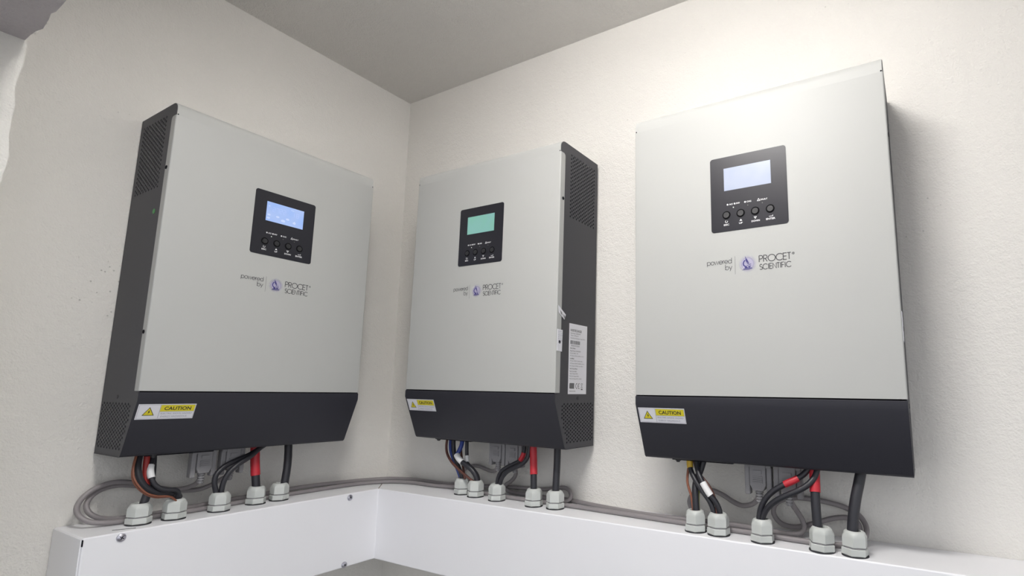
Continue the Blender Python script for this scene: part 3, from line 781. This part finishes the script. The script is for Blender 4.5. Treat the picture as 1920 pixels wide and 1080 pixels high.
# ------------------------------------------------------------------ power cables and wires
C = {
    'i1_g1': [[55.7,-420.3,-193.2],[55.7,-419.8,-189.0],[54.7,-417.7,-181.4],[51.8,-412.9,-168.9],[47.8,-411.8,-154.2],[43.2,-411.7,-127.8]],
    'i1_red': [[52.7,-416.1,-168.3],[51.7,-419.4,-160.5],[51.7,-421.0,-148.8],[49.1,-419.8,-127.7]],
    'i1_black_a': [[60.1,-385.7,-192.7],[61.1,-384.5,-186.5],[63.1,-384.3,-178.7],[65.1,-390.0,-174.2],[65.0,-397.4,-175.0],[63.8,-407.0,-172.6],[60.8,-413.8,-165.2],[58.7,-415.7,-158.1],[54.7,-417.1,-149.0],[50.7,-415.6,-141.2],[45.3,-410.2,-127.8]],
    'i1_white': [[59.0,-415.3,-158.6],[56.7,-416.7,-152.9],[54.7,-417.1,-149.0],[51.2,-416.1,-142.8]],
    'i1_black_b': [[60.1,-384.0,-192.9],[57.2,-381.8,-187.3],[57.1,-383.3,-182.2],[58.0,-394.1,-179.1],[58.8,-408.1,-177.0],[58.7,-419.4,-171.4],[56.6,-426.8,-161.2],[53.6,-429.6,-149.0],[50.6,-429.7,-141.1],[46.1,-427.0,-127.7]],
    'i1_brown_a': [[66.1,-387.5,-189.7],[70.0,-395.0,-181.2],[70.9,-403.9,-181.9],[70.8,-413.5,-181.5],[69.6,-424.2,-176.3],[65.5,-433.8,-166.1],[60.5,-437.8,-155.5],[55.5,-436.4,-145.4],[51.0,-432.5,-127.7]],
    'i1_brown_b': [[69.1,-389.4,-188.4],[73.0,-397.7,-179.6],[73.7,-414.8,-179.7],[72.6,-423.1,-175.5],[69.5,-432.8,-165.2],[64.5,-437.6,-153.8],[59.5,-437.4,-145.0],[55.0,-433.3,-127.7]],
    'i1_band': [[61.1,-383.3,-180.4],[61.2,-382.1,-176.4]],
    'i1_g3a': [[56.7,-335.7,-191.4],[56.7,-336.3,-186.1],[56.7,-340.6,-172.3],[55.7,-340.0,-163.5],[53.8,-329.0,-152.9],[53.0,-313.0,-146.2],[51.3,-292.4,-142.0],[49.0,-270.7,-128.1]],
    'i1_g3b': [[56.8,-329.3,-192.3],[56.8,-329.8,-187.1],[57.8,-329.4,-175.1],[58.9,-324.7,-162.1],[59.0,-315.3,-152.4],[57.3,-295.3,-144.5],[55.0,-276.9,-128.1]],
    'i1_g4': [[48.5,-276.8,-192.3],[48.5,-277.6,-187.4],[46.5,-278.9,-171.6],[43.5,-279.5,-157.3],[39.9,-280.3,-128.1]],
    'i1_g4r': [[46.5,-278.9,-171.2],[45.3,-279.2,-165.2],[43.5,-279.5,-157.3],[41.5,-279.7,-144.6],[39.9,-280.3,-128.1]],
    'i1_g5': [[49.0,-234.9,-192.3],[49.0,-234.7,-186.6],[47.1,-231.6,-170.4],[44.1,-229.3,-154.1],[40.6,-229.1,-128.2]],
    'i2_brown': [[281.3,-57.0,-192.9],[278.2,-58.0,-190.0],[268.4,-60.0,-184.7],[243.2,-62.0,-171.2],[223.9,-60.0,-159.4],[212.0,-57.0,-147.5],[207.6,-54.0,-139.3],[211.6,-55.8,-122.7]],
    'i2_blue_a': [[237.3,-44.0,-194.4],[236.0,-45.0,-190.1],[231.0,-48.0,-175.9],[221.8,-50.0,-159.1],[213.4,-49.0,-146.6],[209.7,-47.0,-138.2],[213.1,-49.8,-122.7]],
    'i2_black_g1': [[246.8,-50.0,-192.8],[244.6,-50.0,-188.7],[240.8,-52.0,-176.0],[232.0,-53.0,-162.4],[224.8,-52.0,-150.0],[219.9,-49.0,-138.9],[222.0,-51.8,-122.8]],
    'i2_blue_b': [[236.0,-57.0,-149.5],[237.8,-54.0,-143.2],[239.5,-50.0,-136.3],[243.1,-52.8,-123.0]],
    'i2_white_a': [[234.1,-58.0,-151.0],[240.7,-59.0,-155.4],[250.5,-60.0,-161.0]],
    'i2_black_g2': [[280.8,-54.0,-193.3],[280.6,-54.0,-188.6],[279.6,-56.0,-178.7],[270.4,-59.0,-168.7],[259.5,-60.0,-163.9],[249.5,-60.0,-160.1],[237.1,-58.0,-151.5],[236.1,-57.5,-149.6]],
    'i2_black_g2b': [[279.7,-50.0,-194.0],[280.0,-50.0,-188.4],[278.5,-51.0,-179.4],[271.6,-54.0,-170.6],[257.8,-53.0,-164.0],[253.8,-51.0,-161.7]],
    'i2_black_c': [[253.6,-50.0,-163.9],[252.6,-50.0,-156.9],[249.7,-48.0,-148.7],[247.2,-46.0,-139.0],[249.3,-48.8,-123.1]],
    'i2_white_b': [[253.6,-50.0,-163.9],[252.8,-50.0,-156.9],[250.8,-48.7,-150.9]],
    'i2_brown_b': [[252.0,-52.0,-192.0],[251.4,-52.0,-187.9],[245.8,-50.0,-175.9],[239.7,-47.0,-163.8],[234.2,-44.0,-153.0],[230.4,-42.0,-144.7],[231.3,-43.8,-122.9]],
    'i2_g3a': [[324.9,-58.0,-194.1],[324.8,-58.0,-188.8],[325.9,-58.0,-178.0],[330.5,-58.0,-168.9],[340.9,-58.0,-162.1],[356.4,-58.0,-155.6],[369.2,-57.0,-150.1],[372.6,-54.0,-141.6],[375.3,-55.8,-124.4]],
    'i2_g3ar': [[367.6,-57.1,-150.9],[371.1,-56.0,-146.8],[373.0,-53.5,-140.3],[372.8,-52.0,-137.1]],
    'i2_g3b': [[331.1,-60.0,-193.3],[331.6,-60.0,-187.9],[336.0,-61.0,-176.8],[344.4,-62.0,-168.0],[360.6,-63.0,-160.7],[376.6,-63.0,-154.9],[384.0,-61.0,-146.7],[384.1,-57.0,-137.9],[385.3,-57.8,-124.6]],
    'i2_g4': [[397.7,-61.0,-193.2],[397.7,-61.0,-188.1],[394.9,-58.0,-167.0],[391.3,-54.0,-150.8],[389.0,-53.8,-124.6]],
    'i2_g4r': [[394.9,-58.0,-167.6],[393.4,-56.5,-159.5],[391.3,-54.0,-150.8],[388.1,-51.0,-140.8],[389.0,-53.8,-124.6]],
    'i2_g5': [[434.5,-57.7,-193.2],[434.8,-57.5,-187.6],[433.9,-55.0,-166.7],[432.8,-52.0,-150.6],[433.6,-52.8,-125.1]],
    'i3_g1': [[653.7,-71.0,-192.3],[653.4,-71.0,-186.5],[652.7,-70.0,-172.2],[651.0,-67.0,-162.6],[650.6,-62.0,-152.9],[655.1,-58.0,-144.1],[659.7,-55.3,-127.1]],
    'i3_redbrown': [[649.8,-71.0,-189.8],[648.6,-70.0,-180.0],[647.2,-70.0,-169.1],[643.3,-69.0,-163.0],[640.7,-67.0,-154.6],[640.6,-64.0,-146.1],[642.7,-61.3,-127.0]],
    'i3_yellow': [[643.8,-64.0,-139.5],[642.8,-62.0,-134.8],[643.5,-63.3,-127.0]],
    'i3_black_a': [[676.5,-72.0,-193.0],[676.3,-72.0,-186.6],[673.2,-73.0,-175.4],[662.3,-72.0,-164.5],[651.6,-70.0,-151.1],[644.0,-64.0,-139.8],[642.9,-62.0,-134.1],[643.5,-63.3,-127.0]],
    'i3_black_b': [[684.0,-72.0,-192.1],[683.9,-72.0,-185.0],[681.1,-74.0,-175.1],[672.1,-76.0,-166.5],[663.6,-75.0,-153.1],[656.6,-70.0,-142.6],[653.3,-65.0,-136.0],[652.5,-63.3,-127.0]],
    'i3_white': [[672.6,-76.2,-167.0],[667.6,-75.8,-159.1],[663.3,-75.0,-152.6]],
    'i3_green': [[655.4,-69.0,-189.5],[655.0,-68.0,-179.6],[653.9,-64.0,-165.7],[653.6,-58.0,-153.2],[654.1,-55.0,-143.0],[654.1,-53.3,-127.0]],
    'i3_brown_b': [[680.1,-72.0,-191.8],[680.1,-72.0,-186.2],[678.3,-71.0,-169.5],[671.5,-69.0,-158.9],[662.1,-66.0,-149.2],[650.8,-63.0,-142.3],[647.2,-60.3,-127.0]],
    'i3_g3a': [[731.0,-76.0,-192.5],[731.3,-76.0,-186.4],[732.5,-76.0,-176.8],[739.1,-76.0,-163.2],[749.8,-76.0,-153.4],[760.0,-75.0,-147.1],[774.5,-73.0,-140.5],[782.0,-69.0,-134.6],[787.1,-67.3,-127.5]],
    'i3_g3ar': [[760.0,-75.0,-147.1],[767.3,-74.0,-143.7],[774.8,-72.9,-140.3]],
    'i3_g3b': [[734.4,-77.0,-191.9],[734.8,-77.0,-187.1],[739.1,-78.0,-175.7],[750.9,-80.0,-164.7],[763.2,-80.0,-157.9],[776.6,-80.0,-151.8],[788.0,-77.0,-144.3],[794.0,-72.0,-136.5],[796.2,-69.3,-127.6]],
    'i3_g4': [[794.8,-78.0,-192.4],[794.6,-78.0,-187.4],[793.4,-76.0,-169.9],[793.0,-72.0,-151.1],[792.6,-68.0,-139.8],[792.4,-65.3,-127.6]],
    'i3_g4r': [[793.0,-72.2,-151.7],[792.8,-70.0,-146.1],[792.6,-68.0,-139.8],[792.4,-65.3,-127.6]],
    'i3_g5': [[828.5,-77.0,-193.2],[829.0,-77.0,-188.2],[830.9,-75.0,-169.6],[833.6,-71.0,-153.6],[837.0,-67.0,-141.2],[839.8,-64.3,-127.7]],
    'c11': [[42.0,-351.0,-127.9]],
    'c12': [[42.5,-313.7,-128.0]],
    'c21': [[316.0,-45.8,-123.8]],
    'c22': [[349.3,-45.8,-124.2]],
    'c31': [[726.6,-51.3,-127.3]],
    'c32': [[760.7,-51.3,-127.4]],
    's1': [[42.0,-351.1,-157.9],[42.0,-351.1,-174.9],[25.6,-347.7,-175.6],[17.5,-353.2,-182.3],[9.4,-363.0,-185.5],[3.2,-375.9,-185.4],[2.7,-415.4,-168.6],[3.5,-433.5,-167.5],[4.3,-450.3,-171.3],[6.2,-460.3,-179.7],[10.1,-464.7,-189.1],[18.1,-462.9,-197.6],[26.2,-455.7,-203.8],[15.7,-442.9,-209.1],[25.1,-423.5,-209.1],[24.8,-384.5,-209.1],[16.1,-351.9,-209.1],[11.6,-324.5,-209.1],[0.8,-288.8,-209.1],[1.1,-266.7,-209.1],[1.5,-233.1,-209.1],[3.8,-171.0,-203.1],[4.5,-121.4,-208.7],[7.2,-64.5,-209.1],[17.7,-8.0,-209.1],[87.6,-8.0,-207.1],[130.2,-7.0,-209.1],[138.2,-6.0,-209.1],[192.3,-12.0,-209.1],[204.2,-12.0,-204.4],[197.9,-10.0,-194.7],[202.0,-10.0,-182.4],[221.3,-8.0,-169.9],[242.6,-9.0,-169.7],[266.4,-13.0,-177.7],[287.8,-22.0,-179.3],[315.5,-45.8,-170.8],[315.7,-45.8,-153.8]],
    's2': [[42.5,-313.8,-158.0],[42.5,-313.8,-175.0],[30.0,-314.5,-167.1],[19.9,-322.9,-182.4],[9.8,-332.1,-189.8],[3.6,-349.1,-190.3],[9.0,-391.8,-179.7],[8.7,-418.1,-163.5],[9.5,-437.3,-161.8],[11.2,-457.5,-166.3],[14.0,-471.7,-179.8],[19.9,-477.4,-189.8],[30.0,-475.2,-199.2],[38.1,-465.4,-206.6],[39.1,-454.8,-209.1],[39.5,-428.3,-209.1],[42.7,-391.5,-209.1],[42.4,-363.2,-209.1],[40.9,-337.9,-209.1],[37.6,-306.2,-209.1],[33.9,-282.7,-209.1],[32.6,-249.3,-209.1],[33.2,-200.2,-209.1],[33.1,-141.0,-209.1],[30.8,-82.3,-209.1],[55.8,-31.9,-209.1],[109.8,-27.8,-209.1],[145.6,-31.9,-209.1],[165.2,-31.9,-209.1],[211.5,-31.9,-209.1],[253.4,-8.0,-201.9],[298.1,-6.0,-201.3],[340.6,-6.0,-200.2],[373.1,-7.0,-199.6],[394.3,-8.0,-196.9],[411.0,-8.0,-191.3],[420.8,-8.0,-189.1],[431.2,-10.0,-194.7],[437.1,-14.0,-203.9],[435.5,-20.0,-209.1],[423.5,-19.0,-209.1],[403.0,-20.2,-209.1],[377.6,-13.0,-206.2],[344.0,-10.0,-209.1],[324.1,-10.0,-209.1],[305.5,-10.0,-208.5],[297.4,-12.0,-201.7],[302.6,-14.0,-196.7],[317.2,-16.0,-193.7],[330.2,-18.0,-182.5],[337.3,-24.0,-171.6],[348.8,-45.8,-171.2],[349.0,-45.8,-154.2]],
    's3': [[280.4,-38.1,-209.1],[305.4,-40.9,-209.1],[328.4,-42.3,-209.1],[369.7,-43.8,-209.1],[399.8,-43.7,-209.1],[442.0,-42.2,-209.1],[498.2,-45.6,-209.1],[598.3,-51.3,-209.1],[632.8,-53.3,-209.1],[690.0,-54.8,-209.1],[714.9,-53.9,-209.1],[743.1,-59.6,-209.1],[780.8,-61.1,-209.1],[816.1,-60.9,-209.1],[830.0,-55.0,-209.1],[839.1,-30.0,-206.6],[840.9,-18.0,-194.3],[834.0,-10.0,-182.6],[818.7,-8.0,-175.5],[794.7,-8.0,-172.7],[777.0,-9.0,-170.5],[760.6,-12.0,-169.7],[743.3,-13.0,-172.3],[731.8,-13.0,-180.8],[729.5,-13.0,-192.1],[737.4,-13.0,-205.7],[753.4,-14.0,-208.9],[770.8,-15.0,-203.2],[790.4,-14.0,-193.5],[805.2,-12.0,-187.9],[818.5,-12.0,-185.7],[830.1,-14.0,-188.4],[833.7,-20.0,-196.2],[829.5,-32.0,-204.9]],
    's4': [[390.4,-4.5,-209.1],[417.3,-4.5,-209.1],[444.0,-10.9,-209.1],[487.0,-26.1,-209.1],[593.9,-41.2,-209.1],[626.4,-36.5,-209.1],[679.0,-17.9,-209.1],[708.5,-29.3,-209.1],[737.4,-33.5,-209.1],[762.0,-44.5,-209.1],[771.9,-32.0,-209.1],[773.7,-28.0,-202.4],[771.1,-26.0,-193.4],[764.4,-28.0,-181.3],[760.5,-51.3,-174.4],[760.6,-51.3,-157.4]],
    's5': [[726.5,-51.3,-157.3],[726.4,-51.3,-174.3],[716.1,-34.0,-177.0],[707.0,-26.0,-184.4],[696.0,-20.0,-188.5],[683.9,-16.0,-184.8],[669.2,-14.0,-174.4],[655.5,-12.0,-169.8],[637.5,-14.0,-171.2],[626.7,-20.0,-179.3],[623.3,-22.0,-187.2],[627.8,-24.0,-196.5],[637.0,-24.0,-205.5]],
}
V3 = lambda k: [Vector(p)*mm for p in C[k]]
def strand(name, key, r, m, label, cat='cable', group=None, sleeves=(), extra_name='cable_sheath', wob=0.0):
    """one cable; its sheath is the mesh, coloured sleeves on it are children.  Sleeve = (key, material, name, radius)"""
    path = spline(V3(key))
    t = thing(name, label, cat, path[0], (0, 0, 0), group)
    o0 = Vector(t.location)
    bm = bmesh.new(); tube(bm, [p-o0 for p in path], r, 14, wob)
    from_bm(extra_name, bm, MAT[m], t, smooth=50)
    for sk, sm, sn, sr in sleeves:
        A, B = V3(sk)[0], V3(sk)[-1]
        ia = min(range(len(path)), key=lambda i: (path[i]-A).length); ib = min(range(len(path)), key=lambda i: (path[i]-B).length)
        ia, ib = sorted((ia, ib))
        if ib-ia < 3: ia = max(0, ia-2); ib = min(len(path)-1, ib+2)
        bm = bmesh.new(); tube(bm, [p-o0 for p in path[ia:ib+1]], sr, 16, 0.02)
        q = from_bm(sn, bm, MAT[sm], t, smooth=50); q['label'] = {'red': 'red heat-shrink sleeve', 'whites': 'white marker sleeve', 'yellows': 'yellow sleeve', 'seal': 'black tape'}[sm]
    return t
LI, MI, RI = 'inverter on the left wall', 'middle inverter', 'farthest right inverter'
strand('power_cable', 'i1_g1', 0.0046, 'cable', 'leaning black cable in the leftmost gland under the '+LI, group='power cables')
strand('wire', 'i1_red', 0.0034, 'darkred', 'short red wire beside the white sleeve under the '+LI, 'wire')
strand('power_cable', 'i1_black_a', 0.0030, 'cable', 'black wire with white sleeve under the '+LI, sleeves=[('i1_white', 'whites', 'marker_sleeve', 0.0040)], group='power cables')
strand('power_cable', 'i1_black_b', 0.0041, 'cable', 'thick black cable curving left of the red wire into a taped bundle', sleeves=[('i1_band', 'seal', 'tape_wrap', 0.0049)], group='power cables')
strand('wire', 'i1_brown_a', 0.0011, 'copper', 'outer copper-brown wire looping left under the '+LI, 'wire', 'copper-brown wires')
strand('wire', 'i1_brown_b', 0.0011, 'copper', 'inner copper-brown wire looping left under the '+LI, 'wire', 'copper-brown wires')
strand('power_cable', 'i1_g3a', 0.0035, 'cable', 'left one of two arched black cables under the '+LI, group='power cables')
strand('power_cable', 'i1_g3b', 0.0035, 'cable', 'right one of two arched black cables under the '+LI, group='power cables')
strand('power_cable', 'i1_g4', 0.0056, 'cable', 'thick black cable with red sleeve under the '+LI, sleeves=[('i1_g4r', 'red', 'heat_shrink', 0.0063)], group='power cables')
strand('power_cable', 'i1_g5', 0.0058, 'cable', 'plain thick black cable nearest the corner under the '+LI, group='power cables', wob=0.015)
strand('wire', 'i2_brown', 0.0021, 'brown', 'brown wire curving at far left under the '+MI, 'wire')
strand('wire', 'i2_blue_a', 0.0026, 'blue', 'left blue wire under the '+MI+', running down into the leftmost gland', 'wire')
strand('power_cable', 'i2_black_g1', 0.0034, 'cable', 'black cable between the two blue wires under the '+MI, group='power cables')
strand('wire', 'i2_blue_b', 0.0034, 'blue', 'right blue wire ending in a white sleeve under the '+MI, 'wire')
strand('power_cable', 'i2_black_g2', 0.0042, 'cable', 'thick black cable bending over into the second gland under the '+MI, sleeves=[('i2_white_a', 'whites', 'marker_sleeve', 0.0048)], group='power cables')
strand('power_cable', 'i2_black_g2b', 0.0028, 'cable', 'thinner black cable lying behind the thick bent one under the '+MI, group='power cables')
strand('wire', 'i2_black_c', 0.0029, 'cable', 'short black wire with white sleeve right of the blue wires under the '+MI, 'wire', sleeves=[('i2_white_b', 'whites', 'marker_sleeve', 0.0034)])
strand('wire', 'i2_brown_b', 0.0019, 'brown', 'thin brown wire behind the right blue wire under the '+MI, 'wire')
strand('power_cable', 'i2_g3a', 0.0032, 'cable', 'left curved black cable with short red sleeve under the '+MI, sleeves=[('i2_g3ar', 'red', 'heat_shrink', 0.0037)], group='power cables')
strand('power_cable', 'i2_g3b', 0.0032, 'cable', 'curved black cable without sleeve in the third gland under the '+MI, group='power cables')
strand('power_cable', 'i2_g4', 0.0048, 'cable', 'straight black cable with long red sleeve under the '+MI, sleeves=[('i2_g4r', 'red', 'heat_shrink', 0.0056)], group='power cables')
strand('power_cable', 'i2_g5', 0.0052, 'cable', 'straight plain black cable in the fifth gland under the '+MI, group='power cables')
strand('power_cable', 'i3_g1', 0.0041, 'cable', 'black cable in the leftmost gland under the '+RI, group='power cables')
strand('wire', 'i3_redbrown', 0.0016, 'copper', 'red-brown wire at far left under the '+RI, 'wire')
strand('power_cable', 'i3_black_a', 0.0031, 'cable', 'black cable topped by a yellow sleeve under the '+RI, sleeves=[('i3_yellow', 'yellows', 'marker_sleeve', 0.0040)], group='power cables')
strand('power_cable', 'i3_black_b', 0.0033, 'cable', 'black cable with white marker sleeve under the '+RI, sleeves=[('i3_white', 'whites', 'marker_sleeve', 0.0041)], group='power cables')
strand('wire', 'i3_green', 0.0018, 'yg', 'yellow-green wire behind the black cables under the '+RI, 'wire')
strand('wire', 'i3_brown_b', 0.0016, 'brown', 'brown wire right of the white sleeve under the '+RI, 'wire')
strand('power_cable', 'i3_g3a', 0.0033, 'cable', 'upper curved black cable with red sleeve under the '+RI, sleeves=[('i3_g3ar', 'red', 'heat_shrink', 0.0039)], group='power cables')
strand('power_cable', 'i3_g3b', 0.0033, 'cable', 'lower curved black cable without sleeve under the '+RI, group='power cables')
strand('power_cable', 'i3_g4', 0.0050, 'cable', 'thick black cable with red sleeve under the '+RI, sleeves=[('i3_g4r', 'red', 'heat_shrink', 0.0057)], group='power cables')
strand('power_cable', 'i3_g5', 0.0057, 'cable', 'thickest plain black cable, rightmost under the '+RI, group='power cables')

# ------------------------------------------------------------------ grey data cables with their nine-pin plugs
def plug(parent, key, side_, o0):
    """hood with two thumb screws and a ribbed strain relief; hangs from the inverter's underside"""
    p = V3(key)[0]
    rz = PI/2+ANG if side_ == 'L' else 0
    R = Matrix.Translation(p-o0) @ Matrix.Rotation(rz, 4, 'Z')
    def fin(bm, name, m, par, sm=None):
        bmesh.ops.transform(bm, matrix=R, verts=bm.verts); return from_bm(name, bm, m, par, smooth=sm)
    bm = bmesh.new()
    hood = [(-0.0095, 0.0), (0.0095, 0.0), (0.0095, -0.026), (0.0060, -0.0325), (-0.0060, -0.0325), (-0.0095, -0.026)]
    prism(bm, hood, lambda a, b, t: (a, -t, b), -0.0072, 0.0072)
    box(bm, -0.0155, 0.0155, -0.0060, 0.0060, -0.006, 0.0)
    h = fin(bm, 'plug', MAT['plug'], parent)
    bv = h.modifiers.new('bevel', 'BEVEL'); bv.width = 0.0009; bv.segments = 2
    bm = bmesh.new()                                       # raised window and grip ribs on the face
    box(bm, -0.0048, 0.0048, -0.0084, -0.0070, -0.0125, -0.0085)
    for k in range(4): box(bm, -0.0058, 0.0058, -0.0084, -0.0070, -0.0165-k*0.0022, -0.0153-k*0.0022)
    fin(bm, 'grip_ribs', MAT['plug'], h)
    for s in (-1, 1):
        bm = bmesh.new(); box(bm, s*0.0128-0.0031, s*0.0128+0.0031, -0.0055, 0.0055, -0.0375, -0.0045)
        q = fin(bm, 'thumb_screw', MAT['plug'], h)
        bv = q.modifiers.new('bevel', 'BEVEL'); bv.width = 0.0012; bv.segments = 2
    bm = bmesh.new()
    for k in range(4): cyl(bm, (0, 0, -0.0455+k*0.0034), (0, 0, 1), 0.0038+0.0003*k, 0.0022, 14)
    cyl(bm, (0, 0, -0.0465), (0, 0, 1), 0.0030, 0.014, 12)
    fin(bm, 'strain_relief', MAT['plug'], h, 40)
def data(key, label, plugs):
    path = spline(V3(key), 0.003, 2)
    t = thing('data_cable', label, 'cable', path[len(path)//2], (0, 0, 0), 'grey data cables')
    o0 = Vector(t.location)
    bm = bmesh.new(); tube(bm, [p-o0 for p in path], 0.0031, 12)
    from_bm('cable_sheath', bm, MAT['data'], t, smooth=50)
    for k, s in plugs: plug(t, k, s, o0)
data('s1', 'grey data cable making the inner of two loops at far left below the left inverter', [('c11', 'L'), ('c21', 'R')])
data('s2', 'grey data cable making the outer of two loops at far left below the left inverter', [('c12', 'L'), ('c22', 'R')])
data('s3', 'grey data cable making the large double loop behind the rightmost gland', [])
data('s4', 'grey data cable rising to the right-hand plug under the farthest right inverter', [('c32', 'R')])
data('s5', 'short grey data cable sagging from the left-hand plug under the farthest right inverter', [('c31', 'R')])
